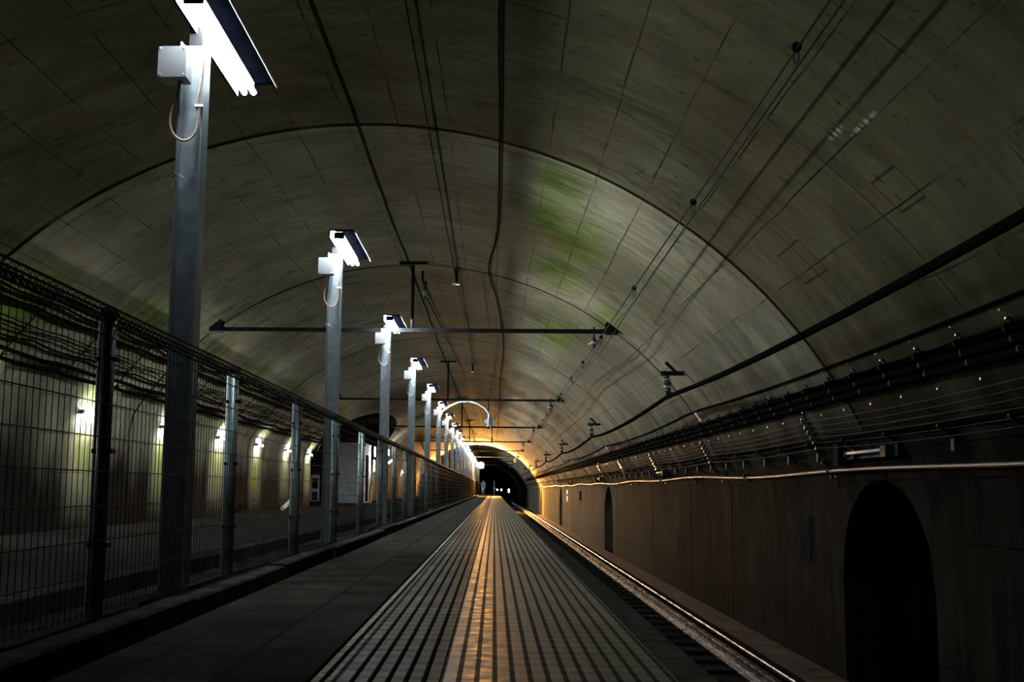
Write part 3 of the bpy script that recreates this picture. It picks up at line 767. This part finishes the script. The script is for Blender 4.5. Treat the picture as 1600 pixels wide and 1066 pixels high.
# unlit tubes over the refuges
def unlit(y, label):
    r = empty('unlit_wall_light', (onwall(.85), y, .855), label, 'wall light', 'unlit tube lights on the right wall')
    MB().box(-.035, .012, -.62, .62, -.05, .008).build('batten', M['black'], r)
    MB().box(-.13, -.0, -.70, -.58, -.06, .03).build('ballast_box', M['black'], r)
    MB().lathe((-.075, -.46, .0), [(.013, 0), (.016, .01), (.016, .92), (.013, .93)], 10, 'y').build('glass_tube', M['old_tube'], r, True)
    for yy in (-.475, .475): MB().box(-.095, -.02, yy-.01, yy+.01, -.03, .02).build('holder', M['black'], r)
    MB().box(-.10, .01, .66, .80, -.10, .10).build('switch_box', M['kerb'], r)
for k, y in enumerate((9.92, 22.0, 34.7, 47.4)):
    unlit(y, ['unlit tube light on the right wall, over the nearest dark alcove', 'second unlit tube light along the right wall', 'third unlit tube light along the right wall', 'farthest unlit tube light along the right wall'][k])
# small marker plates
def wall_plate(z, y, hz, hy, label, mat='plate', name='marker_plate', cat='plate'):
    s = s_at_z(z); m = MB()
    vs = []
    for ss in (s-hz, s+hz):
        for yy in (y-hy, y+hy):
            vs.append(arc(ss, yy, R-.014)); vs.append(arc(ss, yy, R-.002))
    m.add(vs, [(0, 2, 6, 4), (1, 5, 7, 3), (0, 4, 5, 1), (2, 3, 7, 6), (0, 1, 3, 2), (4, 6, 7, 5)])
    o = m.build(name, M[mat]); tag(o, label, cat, 'marker plates on the right wall'); return o
wall_plate(1.55, 16.1, .075, .075, 'bright white marker plate above the heavy cables, beside the nearest feeder insulator')
wall_plate(1.57, 29.0, .07, .06, 'small white marker plate farther along, above the heavy cables')
wall_plate(1.56, 42.0, .06, .07, 'tiny pale marker plate near the third feeder insulator')
wall_plate(.42, 52.5, .09, .30, 'small white sign plate on the far right wall under the conduit')
wall_plate(.12, 52.5, .12, .36, 'reddish white sign plate on the far right wall, below the smaller one')
wall_plate(.02, 12.6, .24, .30, 'dark recessed cover panel on the wall left of the nearest alcove', 'sooty', 'cover_panel', 'panel')
wall_plate(.30, 44.5, .18, .5, 'grey patch panel on the far right wall between two alcoves', 'kerb', 'cover_panel', 'panel')

# ------------------------------------------------------------------ left wall
WL = [10.95, 14.5, 18.0, 21.7, 25.2, 28.75, 32.15]
def wall_light(tm):
    r = empty('wall_light', (0, 0, 0), '', 'wall light', 'lit tube lights on the left wall')
    x = onwall(1.43, True)
    MB().box(x-.05, x+.045, -.33, .33, 1.387, 1.418).build('batten', M['box'], r)
    MB().lathe((x+.085, -.29, 1.40), [(.012, 0), (.016, .008), (.016, .57), (.012, .58)], 10, 'y').build('tube', tm, r, True)
    for y in (-.30, .30): MB().box(x+.02, x+.10, y-.012, y+.012, 1.385, 1.44).build('holder', M['box'], r)
    MB().tube([(x+.03, -.30, 1.46), (x+.05, -.34, 1.52), (x+.02, -.36, 1.62), (onwall(1.8, True, .02), -.34, 1.80)], .006, 6).build('cable', M['rubber'], r)
    return r
for k, y in enumerate((3.85, 7.4)):
    q = wall_light(M['wall_tube_weak']); q.location = (0, y, 0)
    q['label'] = ['lit wall tube just ahead of the photographer, outside the picture on the left', 'lit wall tube level with the second fence panel, outside the picture on the left'][k]
w0 = wall_light(M['wall_tube']); w0.location = (0, WL[0], 0); w0['label'] = 'lit wall tube whose glow just enters at the left edge of the picture'
for k, y in enumerate(WL[1:]):
    copy_tree(w0, (0, y, 0), ['lit wall tube seen left of the nearest fence post in view', 'lit wall tube half hidden behind the nearest lamp post',
                              'lit wall tube just left of the second fence post', 'lit wall tube right of the second fence post', 'lit wall tube left of the third fence post', 'farthest lit wall tube of the row, by the pale hut'][k])
for y, lb in ((51.8, 'lit tube on the left wall just past the pale hut'), (65.0, 'single far lit tube on the left wall beyond the side hall')):
    copy_tree(w0, (0, y, .0 if y > 60 else 0), lb)
cols = ['topmost', 'second', 'third', 'fourth', 'fifth', 'sixth', 'seventh', 'lowest']
for j, (z, rad) in enumerate(((2.42, .02), (2.34, .016), (2.25, .02), (2.12, .008), (2.06, .008), (1.98, .014), (1.86, .026), (1.78, .026))):
    pts = []
    for i in range(60):
        y = -1+i*.575; t = ((y-3.0+j*.4) % (1.775))/1.775; zz = z-.03*4*t*(1-t); pts.append((onwall(zz, True, .05), y, zz))
    wire(pts, rad, 'wall_cable', '%s black cable of the bundle along the left wall' % cols[j], 'cable', 'rubber', 'cables along the left wall')
def lw_bracket():
    r = empty('cable_bracket', (0, 0, 0), 'black upright bracket carrying the cable bundle on the left wall', 'bracket', 'brackets of the left wall cables')
    MB().tube([(onwall(z, True, .022), 0, z) for z in (1.72, 1.95, 2.2, 2.44)], .009, 4).build('upright', M['black'], r)
    for z in (2.40, 2.09, 1.84): MB().box(onwall(z, True, .0)-.0, onwall(z, True, .09), -.012, .012, z-.05, z-.035).build('arm', M['black'], r)
    MB().lathe((onwall(1.96, True, .05), 0, 1.97), [(.012, 0), (.012, .012), (.006, .02)], 8, 'x').build('bolt', M['bolt'], r)
    return r
l0 = lw_bracket(); l0.location = (0, 4.2, 0)
for k in range(1, 17): copy_tree(l0, (0, 4.2+1.775*k, 0))
# hut in the side hall mouth
r = empty('platform_hut', (-5.18, 41.2, -.045), 'pale rendered hut standing on the old platform behind the fence', 'hut')
bw = MB(); bw.box(-.48, .46, 0, 2.6, 0, 2.13); bw.build('walls', M['building'], r)
MB().box(-.50, .48, -.02, 2.62, 2.13, 2.16).build('roof', M['building'], r)
d = MB().box(.46, .475, .9, 1.7, .05, 1.75).build('door', M['hall'], r)
MB().box(.475, .49, 1.55, 1.6, .85, .95).build('handle', M['bolt'], d)
r = empty('notice_stand', (-6.5, 41.6, -.045), 'slim pale notice frame leaning by the left side of the hut', 'notice stand')
MB().box(-.16, .16, 0, .06, .05, 1.0).build('frame', M['building'], r)
MB().box(-.10, .10, -.015, 0, .50, .88).build('dark_panel', M['black'], r)
MB().box(-.10, .10, -.015, 0, .08, .38).build('dark_panel', M['black'], r)
o = MB().box(-9.3, -5.75, 42.6, 42.8, -.045, 1.95).build('partition', M['hall'] if False else M['kerb']); tag(o, 'grey partition wall left of the pale hut', 'wall')
o = MB().tube([(-4.9, 26.6, .0), (-4.95, 28.3, .24)], .05, 6).build('pole_bundle', M['building']); tag(o, 'pale pole lying aslant on the old platform near the third fence post', 'pole')
r = empty('yellow_handrail', (-4.52, 41.9, -.05), 'short yellow painted bent handrail to the right of the hut', 'handrail')
MB().tube([(0, 0, 0), (0, 0, .62), (.02, 0, .70), (.10, 0, .74), (.16, 0, .68), (.17, 0, .60)], .035, 8).build('rail', M['yellow'], r, True)
MB().box(-.05, .05, -.05, .05, 0, .45).build('foot', M['yellow'], r)
def vert_light(x, y, z, h, label, mat='wall_tube'):
    r = empty('tube_light', (x, y, z), label, 'tube light', 'lights beside the hut')
    if y > 45: MB().box(onwall(z, True)-x, .0, .02, .05, -.015, .015).build('wall_arm', M['black'], r)
    else: MB().box(-.15, .0, -.01, .02, -.015, .015).build('wall_arm', M['black'], r)
    MB().box(-.03, .03, .01, .05, -h/2-.04, h/2+.04).build('batten', M['box'], r)
    MB().lathe((0, -.015, -h/2), [(.018, 0), (.02, .01), (.02, h-.01), (.018, h)], 8).build('tube', M[mat], r, True)
vert_light(-4.58, 43.9, 1.88, .34, 'upper of two upright lit tubes at the back of the hut')
vert_light(-4.60, 43.9, 1.35, .40, 'lower of two upright lit tubes at the back of the hut')
vert_light(-4.55, 49.2, 2.02, .24, 'short upright lit tube just right of the third lamp post')
r = empty('entrance_lamp', (-4.45, 49.3, 1.62), 'small slanting lit lamp with a reddish end, right of the hut', 'lamp')
MB().box(onwall(1.62, True)+4.45, .0, .02, .05, -.015, .015).build('wall_arm', M['black'], r)
MB().tube([(-.18, 0, -.10), (.12, 0, .12)], .035, 8).build('tube', M['wall_tube'], r, True)
MB().tube([(-.26, 0, -.16), (-.18, 0, -.10)], .04, 8).build('end_cap', M['warm_lamp'], r, True)

# ------------------------------------------------------------------ curved arm with diamond sign
r = empty('sign_arm', (-1.56, 32.1, -.011), 'tall pale post with a swan-neck arm reaching over the platform', 'post')
pts = [(0, 0, 0), (0, 0, 2.55)]
P0 = [(-1.56, 2.40), (-1.47, 2.66), (-1.25, 2.82), (-1.0, 2.93), (-.75, 2.96), (-.5, 2.90), (-.3, 2.78), (-.17, 2.64), (-.16, 2.55), (-.16, 2.30)]
MB().tube([(0, 0, 0), (0, 0, 1.4), (0, 0, 2.40)], .045, 10).build('post', M['pale_pipe'], r, True)
MB().tube([(x+1.56, 0, z+.011) for x, z in P0], .026, 10).build('arm', M['pale_pipe'], r, True)
r = empty('diamond_sign', (-.13, 32.14, 2.39), 'small grey diamond-shaped sign hanging from the swan-neck arm', 'sign')
MB().prism([(-.17, 0), (0, -.16), (.17, 0), (0, .16)], -.006, .006).build('sign_face', M['sign_grey'], r)
MB().prism([(-.04, 0), (0, -.04), (.04, 0), (0, .04)], -.010, -.006).build('centre_mark', M['pale_pipe'], r)

# ------------------------------------------------------------------ sodium floodlight
SY = 84.0
r = empty('sodium_floodlight', (-1.12, SY, -.011), 'glaring orange sodium floodlight on a dark pole at the far end of the platform', 'floodlight')
MB().tube([(0, 0, 0), (0, 0, 2.35)], .05, 10).build('pole', M['black'], r, True)
MB().box(-.14, .14, -.12, .12, 0, .10).build('base', M['black'], r)
hd = MB(); hd.box(-.10, .40, .10, .16, 1.99, 2.51); hd.box(-.10, -.085, -.03, .10, 1.99, 2.51); hd.box(.385, .40, -.03, .10, 1.99, 2.51); hd.box(-.10, .40, -.03, .10, 2.495, 2.51)
hd = hd.build('housing', M['black'], r)
MB().lathe((.15, -.01, 2.25), [(.14, -.08), (.22, -.05), (.23, 0), (.12, .07)], 16, 'y').build('lens', M['sodium'], r, True)
L = bpy.data.lights.new('sodium_beam', 'SPOT'); L.color = (1.0, .44, .10); L.energy = SODIUM_WATTS; L.spot_size = radians(160); L.spot_blend = .10; L.shadow_soft_size = .12
lo = bpy.data.objects.new('sodium_beam', L); COL.objects.link(lo); lo.parent = r
lo.location = (.15, -.16, 2.25); lo.rotation_euler = (radians(-90-4), 0, 0)
lo.rotation_euler = Vector((0, -1, -.05)).to_track_quat('-Z', 'Y').to_euler()

# ------------------------------------------------------------------ figure and far things
def person():
    r = empty('person', (-1.05, 112.0, -.0), 'person in a blue jacket and pale trousers standing at the far end of the platform', 'person')
    m = MB(); k = .83
    # continuous body: torso rings then legs as tapered limbs merging into hips
    def ring(cx, cy, z, rx, ry, n=12): return [(cx+rx*cos(2*pi*i/n), cy+ry*sin(2*pi*i/n), z) for i in range(n)]
    def stack(rings, n=12):
        vs = [p for q in rings for p in q]; fs = []
        for i in range(len(rings)-1):
            for j in range(n): fs.append((i*n+j, i*n+(j+1) % n, (i+1)*n+(j+1) % n, (i+1)*n+j))
        fs += [tuple(range(n-1, -1, -1)), tuple(range((len(rings)-1)*n, len(rings)*n))]
        return vs, fs
    bm = bpy.data.meshes.new('body')
    V = {}
    pts = [(0, 0, .86), (0, 0, 1.08), (0, 0, 1.30), (0, 0, 1.40), (0, -.01, 1.48), (0, -.015, 1.56), (0, -.01, 1.64),
           (-.09, 0, .80), (-.11, .0, .46), (-.12, .03, .09), (-.12, -.10, .04), (.09, 0, .80), (.10, -.01, .46), (.11, .03, .09), (.11, -.10, .04),
           (-.19, 0, 1.36), (-.25, .01, 1.10), (-.24, -.06, .86), (-.24, -.08, .78), (.19, 0, 1.36), (.25, .01, 1.10), (.24, -.06, .86), (.24, -.08, .78)]
    ed = [(0, 1), (1, 2), (2, 3), (3, 4), (4, 5), (5, 6), (0, 7), (7, 8), (8, 9), (9, 10), (0, 11), (11, 12), (12, 13), (13, 14), (2, 15), (15, 16), (16, 17), (17, 18), (2, 19), (19, 20), (20, 21), (21, 22)]
    rad = [.14, .13, .15, .07, .055, .10, .085, .10, .07, .045, .04, .10, .07, .045, .04, .065, .05, .035, .04, .065, .05, .035, .04]
    bm.from_pydata([tuple(c*k for c in p) for p in pts], ed, [])
    bm.materials.append(M['skin']); o = bpy.data.objects.new('body', bm); COL.objects.link(o); o.parent = r
    sk = o.modifiers.new('skin', 'SKIN'); o.modifiers.new('sub', 'SUBSURF').levels = 1
    for i, v in enumerate(bm.skin_vertices[0].data): v.radius = (rad[i]*k, rad[i]*k*.8); v.use_root = (i == 0)
    def scaled(vs): return [(x*k, y*k, z*k) for x, y, z in vs]
    vs, fs = stack([ring(0, 0, .80, .19, .14), ring(0, 0, .95, .175, .13), ring(0, 0, 1.15, .17, .12), ring(0, 0, 1.32, .19, .12), ring(0, 0, 1.42, .15, .09), ring(0, 0, 1.47, .07, .07)])
    j = MB().add(scaled(vs), fs)
    for s in (-1, 1): j.tube([(s*.19*k, 0, 1.37*k), (s*.26*k, .01*k, 1.10*k), (s*.25*k, -.06*k, .87*k)], [.075*k, .06*k, .05*k], 10)
    j.build('jacket', M['blue_cloth'], r, True)
    for s, mt in ((-1, 'pale_cloth'), (1, 'blue_trouser')):
        MB().tube([(s*.08*k, 0, .86*k), (s*.105*k, 0, .46*k), (s*.115*k, .02*k, .10*k)], [.115*k, .08*k, .065*k], 10).build('trouser_leg', M[mt], r, True)
        MB().tube([(s*.115*k, .05*k, .045*k), (s*.115*k, -.12*k, .035*k)], [.045*k, .035*k], 8).build('shoe', M['black'], r, True)
    MB().lathe((0, .0, 1.55*k), [(.08*k, 0), (.10*k, .04*k), (.10*k, .10*k), (.06*k, .15*k), (.01*k, .17*k)], 12).build('hair', M['hair'], r, True)
    return r
person()
r = empty('marker_post', (.02, 113.0, -.002), 'thin pale post with a crossbar at the platform end', 'post')
MB().tube([(0, 0, 0), (0, 0, 1.35)], .022, 6).build('upright', M['pale_pipe'], r)
MB().tube([(-.24, 0, .62), (.30, 0, .62)], .018, 6).build('crossbar', M['pale_pipe'], r)
MB().tube([(-.20, 0, .95), (.0, 0, .95)], .012, 6).build('crossbar', M['black'], r)
def far_light(x, y, z, rx, rz, label, mat='far_lamp'):
    o = empty('distant_lamp', (x, y, z), label, 'lamp', 'distant lamps in the dark tunnel')
    MB().lathe((0, -.02, 0), [(rx*.6, 0), (rx, .02), (rx, .05)], 12, 'y').build('lens', M[mat], o).scale = (1, 1, rz/rx)
    MB().box(-.015, .015, .03, .06, -1.0-z if z < 3 else -1, 0).build('stand', M['black'], o)
far_light(.42, 150, .46, .10, .10, 'left of two small lights close together in the far tunnel')
far_light(.95, 150, .46, .10, .12, 'right of two small lights close together in the far tunnel')
far_light(1.92, 150, .36, .12, .26, 'brightest oval white light at the far end of the track')

# fixing for the repeated cable objects' origin is not needed: all meshes are in world scale
